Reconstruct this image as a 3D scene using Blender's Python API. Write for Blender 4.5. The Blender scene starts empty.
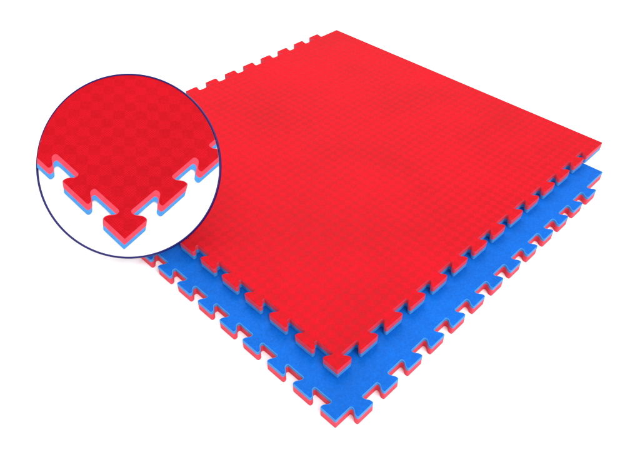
import bpy, bmesh, math, random
from mathutils import Vector, Matrix

random.seed(7)
scene = bpy.context.scene
COL = scene.collection
P = 0.075                      # one tooth pitch of the mats, metres
H = 0.33 * P                   # thickness of a mat
GAP = 0.0004
TOP = 2 * H + GAP              # height of the red mat's upper face

# ------------------------------------------------------------------ camera
ROW = [[0.7047251906153088, -0.7094713255761119, 0.003583838374042286],
       [-0.47235794140366894, -0.4729551060844522, -0.743768406711076],
       [0.5293773520893245, 0.5224594776764215, -0.6684277921219136]]
RIGHT, DOWN, FWD = (Vector(r) for r in ROW)
FOC = 623.717924778197 / 640   # focal length in picture widths
EYE = Vector((-6.7283620054777735, -6.015247788306954, 12.758090069839128)) * P + Vector((0, 0, TOP))
cam_d = bpy.data.cameras.new('camera')
cam_d.sensor_width = 36.0
cam_d.lens = 36.0 * FOC
cam_d.clip_end = 200
cam = bpy.data.objects.new('camera', cam_d)
m = Matrix((( RIGHT.x, -DOWN.x, -FWD.x, EYE.x),
            ( RIGHT.y, -DOWN.y, -FWD.y, EYE.y),
            ( RIGHT.z, -DOWN.z, -FWD.z, EYE.z),
            (0, 0, 0, 1)))
cam.matrix_world = m
COL.objects.link(cam)
scene.camera = cam

# --------------------------------------------------------------- materials
class NT:
    def __init__(s, name):
        s.m = bpy.data.materials.new(name); s.m.use_nodes = True
        s.t = s.m.node_tree; s.n = s.t.nodes; s.l = s.t.links
        s.b = s.n['Principled BSDF']
    def new(s, kind, **kw):
        n = s.n.new(kind)
        for k, v in kw.items(): setattr(n, k, v)
        return n
    def put(s, sock, v):
        if hasattr(v, 'is_output') or isinstance(v, bpy.types.NodeSocket): s.l.new(v, sock)
        else: sock.default_value = v
    def math(s, op, a, b=0.0, c=0.0, clamp=False):
        n = s.new('ShaderNodeMath', operation=op); n.use_clamp = clamp
        s.put(n.inputs[0], a); s.put(n.inputs[1], b); s.put(n.inputs[2], c)
        return n.outputs[0]
    def vmath(s, op, a, b=(0, 0, 0)):
        n = s.new('ShaderNodeVectorMath', operation=op)
        s.put(n.inputs[0], a)
        if op == 'SCALE': s.put(n.inputs['Scale'], b)
        else: s.put(n.inputs[1], b)
        return n.outputs['Value'] if op in ('DOT_PRODUCT', 'LENGTH') else n.outputs[0]
    def mix(s, f, a, b):
        n = s.new('ShaderNodeMix', data_type='RGBA')
        s.put(n.inputs[0], f); s.put(n.inputs[6], a); s.put(n.inputs[7], b)
        return n.outputs[2]
    def noise(s, vec, scale, detail=2.0, rough=0.5):
        n = s.new('ShaderNodeTexNoise')
        s.put(n.inputs['Vector'], vec); n.inputs['Scale'].default_value = scale
        n.inputs['Detail'].default_value = detail; n.inputs['Roughness'].default_value = rough
        return n.outputs['Fac']

def foam_top(name, col_a, col_b, homography=None, checker=1.0, bump=1.0, spec=0.08, grain=1.0, stipple=0.0):
    """Skin of an EVA mat: squares set on the diagonal, by turns smooth and finely dimpled."""
    k = NT(name)
    co = k.new('ShaderNodeTexCoord').outputs['Object']
    if homography:                                   # object xy of the relief -> mat coordinates
        A = homography
        sep = k.new('ShaderNodeSeparateXYZ'); k.l.new(co, sep.inputs[0])
        cmb = k.new('ShaderNodeCombineXYZ')
        k.l.new(sep.outputs[0], cmb.inputs[0]); k.l.new(sep.outputs[1], cmb.inputs[1]); cmb.inputs[2].default_value = 1.0
        d = [k.vmath('DOT_PRODUCT', cmb.outputs[0], tuple(A[i])) for i in range(3)]
        u = k.math('DIVIDE', d[0], d[2]); v = k.math('DIVIDE', d[1], d[2])
        c2 = k.new('ShaderNodeCombineXYZ'); k.l.new(u, c2.inputs[0]); k.l.new(v, c2.inputs[1])
        uv = c2.outputs[0]
    else:
        uv = k.vmath('SCALE', co, 1.0 / P)           # one unit = one tooth pitch
    mp = k.new('ShaderNodeMapping'); k.l.new(uv, mp.inputs[0]); mp.inputs['Rotation'].default_value = (0, 0, math.radians(45))
    mp.inputs['Location'].default_value = (0.03, 0.05, 0.5)
    rv = mp.outputs[0]
    # checker with soft borders: product of two sines
    sp = k.new('ShaderNodeSeparateXYZ'); k.l.new(rv, sp.inputs[0])
    w = math.pi / 0.212
    sx = k.math('SINE', k.math('MULTIPLY', sp.outputs[0], w)); sy = k.math('SINE', k.math('MULTIPLY', sp.outputs[1], w))
    pr = k.math('MULTIPLY', sx, sy)
    cell = k.math('MULTIPLY_ADD', pr, 4.0, 0.5, clamp=True)
    # fine dimples inside the textured squares
    w2 = math.pi / 0.026
    dx = k.math('SINE', k.math('MULTIPLY', sp.outputs[0], w2)); dy = k.math('SINE', k.math('MULTIPLY', sp.outputs[1], w2))
    dots = k.math('MULTIPLY', k.math('MULTIPLY', dx, dy), cell)
    gr = k.math('ADD', k.math('MULTIPLY', k.noise(uv, 55.0, 3.0, 0.6), 0.5), k.math('MULTIPLY', k.noise(uv, 17.0, 2.0, 0.6), 0.5))
    big = k.noise(uv, 0.36, 2.0, 0.55)
    mid = k.noise(uv, 3.2, 3.0, 0.6)
    var = k.math('ADD', k.math('MULTIPLY', big, 0.72), k.math('MULTIPLY', mid, 0.28))
    varc = k.math('MULTIPLY_ADD', k.math('SUBTRACT', var, 0.5), 2.9, 0.5, clamp=True)
    f = k.math('ADD', k.math('MULTIPLY', cell, 0.45 * checker), k.math('MULTIPLY', varc, 0.60), clamp=True)
    f = k.math('ADD', f, k.math('MULTIPLY', k.math('SUBTRACT', gr, 0.5), 1.6 * grain), clamp=True)
    if stipple: f = k.math('ADD', f, k.math('MULTIPLY', dots, stipple), clamp=True)
    k.put(k.b.inputs['Base Color'], k.mix(f, col_a, col_b))
    rg = k.math('MULTIPLY_ADD', cell, 0.12 * checker, 0.52)
    rg = k.math('MULTIPLY_ADD', k.math('SUBTRACT', varc, 0.5), 0.10, rg)
    k.put(k.b.inputs['Roughness'], rg)
    k.b.inputs['Specular IOR Level'].default_value = spec
    hgt = k.math('ADD', k.math('MULTIPLY', cell, 0.5), k.math('MULTIPLY', dots, 0.35))
    hgt = k.math('ADD', hgt, k.math('MULTIPLY', gr, 0.5 * grain))
    bp = k.new('ShaderNodeBump'); bp.inputs['Distance'].default_value = 0.0006
    bp.inputs['Strength'].default_value = 0.55 * bump
    k.l.new(hgt, bp.inputs['Height']); k.l.new(bp.outputs[0], k.b.inputs['Normal'])
    return k.m

def foam_cut(name, col_a, col_b, spec=0.25):
    """Cut edge of the foam: paler, with the open cells of the cut."""
    k = NT(name)
    co = k.new('ShaderNodeTexCoord').outputs['Object']
    a = k.noise(co, 520.0, 3.0, 0.65); b = k.noise(co, 60.0, 2.0)
    f = k.math('ADD', k.math('MULTIPLY', a, 0.6), k.math('MULTIPLY', b, 0.4))
    f = k.math('MULTIPLY_ADD', k.math('SUBTRACT', f, 0.5), 2.5, 0.5, clamp=True)
    k.put(k.b.inputs['Base Color'], k.mix(f, col_a, col_b))
    k.b.inputs['Roughness'].default_value = 0.75
    k.b.inputs['Specular IOR Level'].default_value = spec
    bp = k.new('ShaderNodeBump'); bp.inputs['Distance'].default_value = 0.0005; bp.inputs['Strength'].default_value = 0.5
    k.l.new(a, bp.inputs['Height']); k.l.new(bp.outputs[0], k.b.inputs['Normal'])
    return k.m

def plain(name, col, rough=0.5, spec=0.5, var=0.0):
    k = NT(name)
    k.b.inputs['Roughness'].default_value = rough
    k.b.inputs['Specular IOR Level'].default_value = spec
    co = k.new('ShaderNodeTexCoord').outputs['Object']
    n = k.noise(co, 14.0, 4.0)
    lo = tuple(c * (1 - var) for c in col[:3]) + (1,)
    k.put(k.b.inputs['Base Color'], k.mix(n, lo, col))
    return k.m

RED_A, RED_B = (0.345, 0.0006, 0.0050, 1), (0.490, 0.0022, 0.0100, 1)
BLU_A, BLU_B = (0.0004, 0.078, 0.37, 1), (0.0020, 0.122, 0.55, 1)
M_red = foam_top('red foam skin', RED_A, RED_B, checker=1.05)
M_blue = foam_top('blue foam skin', BLU_A, BLU_B, checker=0.15, bump=0.9, grain=1.7)
M_red_cut = foam_cut('red foam cut edge', (0.53, 0.026, 0.050, 1), (0.68, 0.056, 0.090, 1))
M_blue_cut = foam_cut('blue foam cut edge', (0.026, 0.165, 0.43, 1), (0.058, 0.255, 0.57, 1))
M_white = plain('white studio floor', (0.94, 0.94, 0.94, 1), 0.7, 0.2, 0.01)
M_panel = plain('white panel board', (0.94, 0.94, 0.94, 1), 0.6, 0.2, 0.01)
M_navy = plain('navy rim lacquer', (0.0050, 0.0025, 0.095, 1), 0.45, 0.25, 0.1)
M_leg = plain('white support leg', (0.85, 0.85, 0.85, 1), 0.5, 0.3, 0.02)

# -------------------------------------------------------------- mesh tools
def link(name, bm, mats, parent=None):
    me = bpy.data.meshes.new(name); bm.to_mesh(me); bm.free()
    for x in mats: me.materials.append(x)
    o = bpy.data.objects.new(name, me); COL.objects.link(o)
    if parent: o.parent = parent
    return o

def fillet(pts, steps=6):
    """pts: (x, y, radius); every corner rounded by an arc-like curve."""
    out = []; n = len(pts)
    for i in range(n):
        a, b, c = Vector(pts[i-1][:2]), Vector(pts[i][:2]), Vector(pts[(i+1) % n][:2])
        r = pts[i][2]
        if r <= 0: out.append(b); continue
        d1, d2 = (a - b), (c - b)
        l = min(r, d1.length * 0.48, d2.length * 0.48)
        p, q = b + d1.normalized() * l, b + d2.normalized() * l
        for s in range(steps + 1):
            t = s / steps
            out.append(p * (1-t)**2 + b * 2*t*(1-t) + q * t*t)
    res = [out[0]]
    for v in out[1:]:
        if (v - res[-1]).length > 1e-4: res.append(v)
    return res

HH, HN = 0.330, 0.20            # half widths of a tooth: head, neck
RH, RN = 0.10, 0.08             # rounding of head and of neck
NL, NR = 0.165, 0.235           # the neck sits a little off the head's middle

def wall(uh, un, vo, vb):
    """S-shaped side of a tooth from its head (at vo) in to its neck (at vb)."""
    d = vb - vo
    return [(uh, vo, 0.095), (uh, vo + d * 0.34, 0.06), (un, vo + d * 0.72, 0.06), (un, vb, 0.055)]

def gap_pts(u_prev_head, u_prev_neck, u_neck, u_head, vo, vb):
    """One gap between two teeth, walking to larger u: outer, base, base, outer."""
    return wall(u_prev_head, u_prev_neck, vo, vb) + wall(u_head, u_neck, vo, vb)[::-1]

def jit(a=0.013): return random.uniform(-a, a)

def red_outline():
    XR, YB, d, db = 13.93, 13.33, 0.30, 0.33
    pts = [(0, 0, 0.02)]
    c = 0.2
    for k in range(12):                                     # front right edge, outer at v = 0
        pts += gap_pts(c + k + HH + jit(), c + k + NR, c + k + 1 - NL + jit(), c + k + 1 - HH, 0, d)
    pts += gap_pts(12.55, 12.44, 12.90, 12.75, 0, d)
    pts += [(XR, 0, 0.03), (XR, YB, 0.02)]
    for k in range(13):                                     # far left edge, seen from behind
        u = 12.68 - k
        pts += [(u + HN, YB, RN), (u + HH - .03, YB + db, RH), (u - HH + .03, YB + db, RH), (u - HN, YB, RN)]
    pts += [(d, YB, 0.03)]
    ft = []
    for k in range(12):                                     # front left edge, mirrored
        ft += gap_pts(c + k + HH + jit(), c + k + NR, c + k + 1 - NL + jit(), c + k + 1 - HH, 0, d)
    ft += wall(12.2 + HH, 12.2 + NR, 0, d)
    pts += [(v, u, r) for u, v, r in reversed(ft)]
    return fillet(pts)

def blue_outline():
    XR, YB, d = 14.235, 13.65, 0.33
    pts = [(0, 0, 0.025)]
    for k in range(13):                                     # front right edge, base at v = 0
        u = 0.755 + k
        pts += wall(u - HH + .02 + jit(), u - NL - .03, -d, 0)[::-1] + wall(u + HH - .03 + jit(), u + NR - .02, -d, 0)
    pts += [(XR, 0, 0.03), (XR, YB, 0.03)]
    for k in range(13):
        u = 12.9 - k
        pts += [(u + HN, YB, RN), (u + HH, YB + d, RH), (u - HH, YB + d, RH), (u - HN, YB, RN)]
    pts += [(d, YB, 0.03)]
    ft = []
    c = 0.21
    for k in range(13):
        ft += gap_pts(c + k + HH + jit(), c + k + NR, c + k + 1 - NL + jit(), c + k + 1 - HH, 0, d)
    ft += wall(13.21 + HH, 13.21 + NR, 0, d)
    pts += [(v, u, r) for u, v, r in reversed(ft)]
    return fillet(pts)

def inset_loop(loop, a):
    """Loop moved inwards (ccw loop) by a."""
    n = len(loop); out = []
    for i in range(n):
        e1 = (loop[i] - loop[i-1]).normalized(); e2 = (loop[(i+1) % n] - loop[i]).normalized()
        n1 = Vector((-e1.y, e1.x)); n2 = Vector((-e2.y, e2.x))
        b = n1 + n2
        if b.length < 1e-6: b = n1
        b.normalize()
        k = a / max(0.5, b.dot(n1))
        out.append(loop[i] + b * k)
    return out

def slab(loop, z0, z1, bevel_top=0.0, bevel_bot=0.0, cap_top=True, cap_bot=True, steps=3, skin_rim=False):
    """Prism of a loop with softened rims. Material 0 = skin faces, 1 = cut sides."""
    bm = bmesh.new()
    rings = []
    def ring(l, z): rings.append([bm.verts.new((v.x, v.y, z)) for v in l])
    if bevel_bot > 0:
        for s in range(steps):
            a = (s / steps) * math.pi / 2
            ring(inset_loop(loop, bevel_bot * (1 - math.sin(a))), z0 + bevel_bot * (1 - math.cos(a)))
        ring(loop, z0 + bevel_bot)
    else: ring(loop, z0)
    if bevel_top > 0:
        ring(loop, z1 - bevel_top)
        for s in range(1, steps + 1):
            a = (s / steps) * math.pi / 2
            ring(inset_loop(loop, bevel_top * (1 - math.cos(a))), z1 - bevel_top + bevel_top * math.sin(a))
    else: ring(loop, z1)
    n = len(loop); nr = len(rings)
    for j in range(nr - 1):
        for i in range(n):
            f = bm.faces.new((rings[j][i], rings[j][(i+1) % n], rings[j+1][(i+1) % n], rings[j+1][i]))
            f.material_index = 0 if (skin_rim and j >= nr - steps) else 1
    for cap, rg, flip in ((cap_top, rings[-1], False), (cap_bot, rings[0], True)):
        if cap:
            f = bm.faces.new(list(reversed(rg)) if flip else rg)
            f.normal_update()
            r = bmesh.ops.triangulate(bm, faces=[f], ngon_method='EAR_CLIP')
            for t in r['faces']: t.material_index = 0
    return bm

def empty(name, label, cat, group=None, matrix=None):
    o = bpy.data.objects.new(name, None); COL.objects.link(o)
    o['label'] = label; o['category'] = cat
    if group: o['group'] = group
    if matrix is not None: o.matrix_world = matrix
    o.empty_display_size = 0.05
    return o

# ------------------------------------------------------------------- mats
MET = lambda loop: [v * P for v in loop]
red_loop, blue_loop = MET(red_outline()), MET(blue_outline())

red_mat = empty('foam_mat', 'red foam puzzle mat with dimpled top, lying askew on the blue mat', 'foam mat',
                'interlocking foam mats', Matrix.Translation((0, 0, H + GAP)))
zi = H * 0.45
link('blue_layer', slab(red_loop, 0, zi, 0, 0.0010, cap_top=False), [M_blue, M_blue_cut], red_mat)
link('red_layer', slab(red_loop, zi, H, 0.0010, 0, cap_bot=True, skin_rim=True), [M_red, M_red_cut], red_mat)

bx, by, bth, bs = -0.875386, -0.783304, 0.006537, 0.958168
MB = Matrix.Translation((bx * P, by * P, 0)) @ Matrix.Rotation(bth, 4, 'Z')
blue_loop = [v * bs for v in blue_loop]
blue_mat = empty('foam_mat', 'blue foam puzzle mat with red underside, lowest, lying flat on the white floor', 'foam mat',
                 'interlocking foam mats', MB)
zi = H * 0.72
link('red_layer', slab(blue_loop, 0, zi, 0, 0.0010, cap_top=False), [M_red, M_red_cut], blue_mat)
link('blue_layer', slab(blue_loop, zi, H, 0.0012, 0, cap_bot=True), [M_blue, M_blue_cut], blue_mat)

# ------------------------------------------- round panel with the mat corner
ZC = 18.25                                   # distance of the panel's face along the view axis, in pitches
S = ZC * P / (640 * FOC)                     # metres on the panel for one photo pixel
CX, CY, RAD = 128.8, 166.2, 92.6
cen = EYE + (FWD + RIGHT * ((CX - 320) / (640 * FOC)) + DOWN * ((CY - 228.5) / (640 * FOC))) * ZC * P
UP = -DOWN; NRM = -FWD
MP = Matrix(((RIGHT.x, UP.x, NRM.x, cen.x), (RIGHT.y, UP.y, NRM.y, cen.y), (RIGHT.z, UP.z, NRM.z, cen.z), (0, 0, 0, 1)))
panel = empty('display_panel', 'round white panel with thin navy rim, showing an enlarged red mat corner',
              'panel', None, MP)

def circle(r, n=160): return [Vector((r * math.cos(2*math.pi*i/n), r * math.sin(2*math.pi*i/n))) for i in range(n)]
R0 = RAD * S
BT = 0.006
link('board', slab(circle(R0 - 1.0 * S), -BT, 0, 0, 0.0008), [M_panel, M_panel], panel)

bm = bmesh.new()                                             # rim: a flat hoop with rounded section
N, K = 160, 12
tw, th, zm = 1.15 * S, 0.0042, -0.0018
vs = [[bm.verts.new(((R0 - tw + tw*math.cos(2*math.pi*j/K)) * math.cos(2*math.pi*i/N),
                     (R0 - tw + tw*math.cos(2*math.pi*j/K)) * math.sin(2*math.pi*i/N),
                     zm + th * math.sin(2*math.pi*j/K) * 1.6)) for j in range(K)] for i in range(N)]
for i in range(N):
    for j in range(K):
        f = bm.faces.new((vs[i][j], vs[(i+1) % N][j], vs[(i+1) % N][(j+1) % K], vs[i][(j+1) % K])); f.smooth = True
link('rim', bm, [M_navy], panel)

# the corner on the panel: a low relief in perspective (planes stay planes)
IF, IP, IY, IR, IT, IH = 494.71792, 0.9527276905067911, 0.8480495127014803, 0.07567129054740226, \
    Vector((-0.0471685167526463, 1.1678306812031505, 7.830057221534105)), 0.345
cz, sz, cc, ss, cr, sr = math.cos(IY), math.sin(IY), math.cos(IP), math.sin(IP), math.cos(IR), math.sin(IR)
IM = Matrix(((cr, -sr, 0), (sr, cr, 0), (0, 0, 1))) @ Matrix(((1, 0, 0), (0, -ss, -cc), (0, cc, -ss))) @ Matrix(((cz, -sz, 0), (sz, cz, 0), (0, 0, 1)))
DEP = 0.026
DX, DY = 0.3, -0.3
W_FAR = 0
def relief(u, v, z):
    q = IM @ Vector((u, v, z)) + IT
    px, py = 129 + IF * q.x / q.z + DX, 166.5 + IF * q.y / q.z + DY
    w = 9.75 / q.z                                           # nearer is larger
    d = 0.0030 + DEP * (w - W_FAR)
    return Vector(((px - CX) * S, -(py - CY) * S, d))
for _i in range(200):                                        # depth of the farthest corner of the panel's picture
    _p = relief(_i * 0.05, _i * 0.05, 0)
    if _p.y > R0: W_FAR = 9.75 / (IM @ Vector((_i * 0.05, _i * 0.05, 0)) + IT).z; break
# inverse of the top face's mapping, object xy -> (u, v), for the pattern of the skin
Hm = Matrix(((IM[0][0], IM[0][1], IT[0]), (IM[1][0], IM[1][1], IT[1]), (IM[2][0], IM[2][1], IT[2])))
Am = Matrix(((IF, 0, 129 + DX), (0, IF, 166.5 + DY), (0, 0, 1)))
Bm = Matrix(((S, 0, -CX * S), (0, -S, CY * S), (0, 0, 1)))
INV = (Bm @ Am @ Hm).inverted()
M_inset = foam_top('red foam skin enlarged', RED_A, RED_B, homography=[list(r) for r in INV], checker=0.6, bump=0.9, stipple=0.5)

def sample_outline():
    d, c, n = 0.30, 0.2, 9
    pts = [(0, 0, 0.02)]
    for k in range(n): pts += gap_pts(c+k+HH, c+k+NR, c+k+1-NL, c+k+1-HH, 0, d)
    pts += [(n + .2, 0, 0), (n + .2, n + .2, 0), (0, n + .2, 0)]
    ft = []
    for k in range(n): ft += gap_pts(c+k+HH, c+k+NR, c+k+1-NL, c+k+1-HH, 0, d)
    pts += [(v, u, r) for u, v, r in reversed(ft)]
    return fillet(pts, 8)

def clipped(name, bm, mats, r):
    for v in bm.verts: v.co = relief(*v.co)
    bmesh.ops.recalc_face_normals(bm, faces=bm.faces)
    tmp = bpy.data.meshes.new('tmp'); bm.to_mesh(tmp); bm.free()
    for x in mats: tmp.materials.append(x)
    o = bpy.data.objects.new(name, tmp); COL.objects.link(o)
    cm = bpy.data.meshes.new('cutter'); b2 = slab(circle(r), -0.0, 0.5); bmesh.ops.recalc_face_normals(b2, faces=b2.faces); b2.to_mesh(cm); b2.free()
    for x in (mats[1], mats[1]): cm.materials.append(x)
    co = bpy.data.objects.new('cutter', cm); COL.objects.link(co)
    md = o.modifiers.new('b', 'BOOLEAN'); md.operation = 'INTERSECT'; md.object = co; md.solver = 'EXACT'
    dg = bpy.context.evaluated_depsgraph_get(); dg.update()
    res = bpy.data.meshes.new_from_object(o.evaluated_get(dg))
    o.modifiers.clear(); o.data = res
    bpy.data.objects.remove(co); bpy.data.meshes.remove(cm); bpy.data.meshes.remove(tmp)
    res.name = name; o.parent = panel
    return o

sl = sample_outline()
RC = R0 - 2.1 * S
clipped('red_layer', slab(sl, -IH * 0.52, 0, 0.012, 0), [M_inset, M_red_cut], RC)
sl2 = inset_loop(sl, 0.002)
clipped('blue_layer', slab(sl2, -IH, -IH * 0.521, 0, 0), [M_blue, M_blue_cut], RC)

# two legs that carry the panel: one down to the red mat, one to the floor
MPI = MP.inverted()
def leg(px, py, zfloor):
    p = cen + (RIGHT * ((px - CX) * S) + DOWN * ((py - CY) * S)) + FWD * (BT * 0.6)
    bm = bmesh.new(); n = 20; rr = 0.006
    rings = []
    prof = [(zfloor, 0.013), (zfloor + 0.003, 0.0135), (zfloor + 0.006, 0.009), (zfloor + 0.009, rr), (p.z - 0.012, rr), (p.z, rr * 0.9)]
    for z, r in prof:
        rings.append([bm.verts.new(MPI @ Vector((p.x + FWD.x*0.012 + r * math.cos(2*math.pi*i/n), p.y + FWD.y*0.012 + r * math.sin(2*math.pi*i/n), z))) for i in range(n)])
    for j in range(len(rings) - 1):
        for i in range(n): bm.faces.new((rings[j][i], rings[j][(i+1) % n], rings[j+1][(i+1) % n], rings[j+1][i])).smooth = True
    bm.faces.new(list(reversed(rings[0]))); bm.faces.new(rings[-1])
    bmesh.ops.recalc_face_normals(bm, faces=bm.faces)
    link('support_leg', bm, [M_leg], panel)
leg(140, 150, TOP)
leg(117, 222, 0.0)

# ---------------------------------------------------------------- surface
bm = bmesh.new()
g = 24
vv = [[bm.verts.new(((i / g - .5) * 60, (j / g - .5) * 60, 0)) for j in range(g + 1)] for i in range(g + 1)]
for i in range(g):
    for j in range(g): bm.faces.new((vv[i][j], vv[i+1][j], vv[i+1][j+1], vv[i][j+1]))
fl = link('floor', bm, [M_white]); fl['kind'] = 'structure'

# ----------------------------------------------------------------- lights
w = bpy.data.worlds.new('World'); scene.world = w; w.use_nodes = True
bg = w.node_tree.nodes['Background']; bg.inputs[0].default_value = (1, 1, 1, 1); bg.inputs[1].default_value = 1.15

mid = Vector((6.5 * P, 6.5 * P, 0))
def area(name, elev, azim, dist, size, power, back=0.0):
    a = math.radians(azim); e = math.radians(elev)
    hd = Vector((FWD.x, FWD.y, 0)).normalized(); rt = Vector((RIGHT.x, RIGHT.y, 0)).normalized()
    dirv = (-hd * math.cos(a) + rt * math.sin(a)) * math.cos(e) + Vector((0, 0, math.sin(e)))
    d = bpy.data.lights.new(name, 'AREA'); d.shape = 'SQUARE'; d.size = size; d.energy = power
    o = bpy.data.objects.new(name, d); COL.objects.link(o)
    o.location = mid + dirv * dist + hd * back
    o.rotation_euler = (-dirv).to_track_quat('-Z', 'Y').to_euler()
    return o
area('softbox', 47, 33, 4.0, 1.8, 115)
area('softbox', 88, 180, 1.45, 1.0, 16, 0.6)

scene.view_settings.view_transform = 'Standard'
scene.view_settings.look = 'None'
scene.view_settings.exposure = 0.0
scene.view_settings.gamma = 1.0
scene.render.engine = 'CYCLES'
scene.cycles.max_bounces = 8
scene.cycles.use_denoising = True
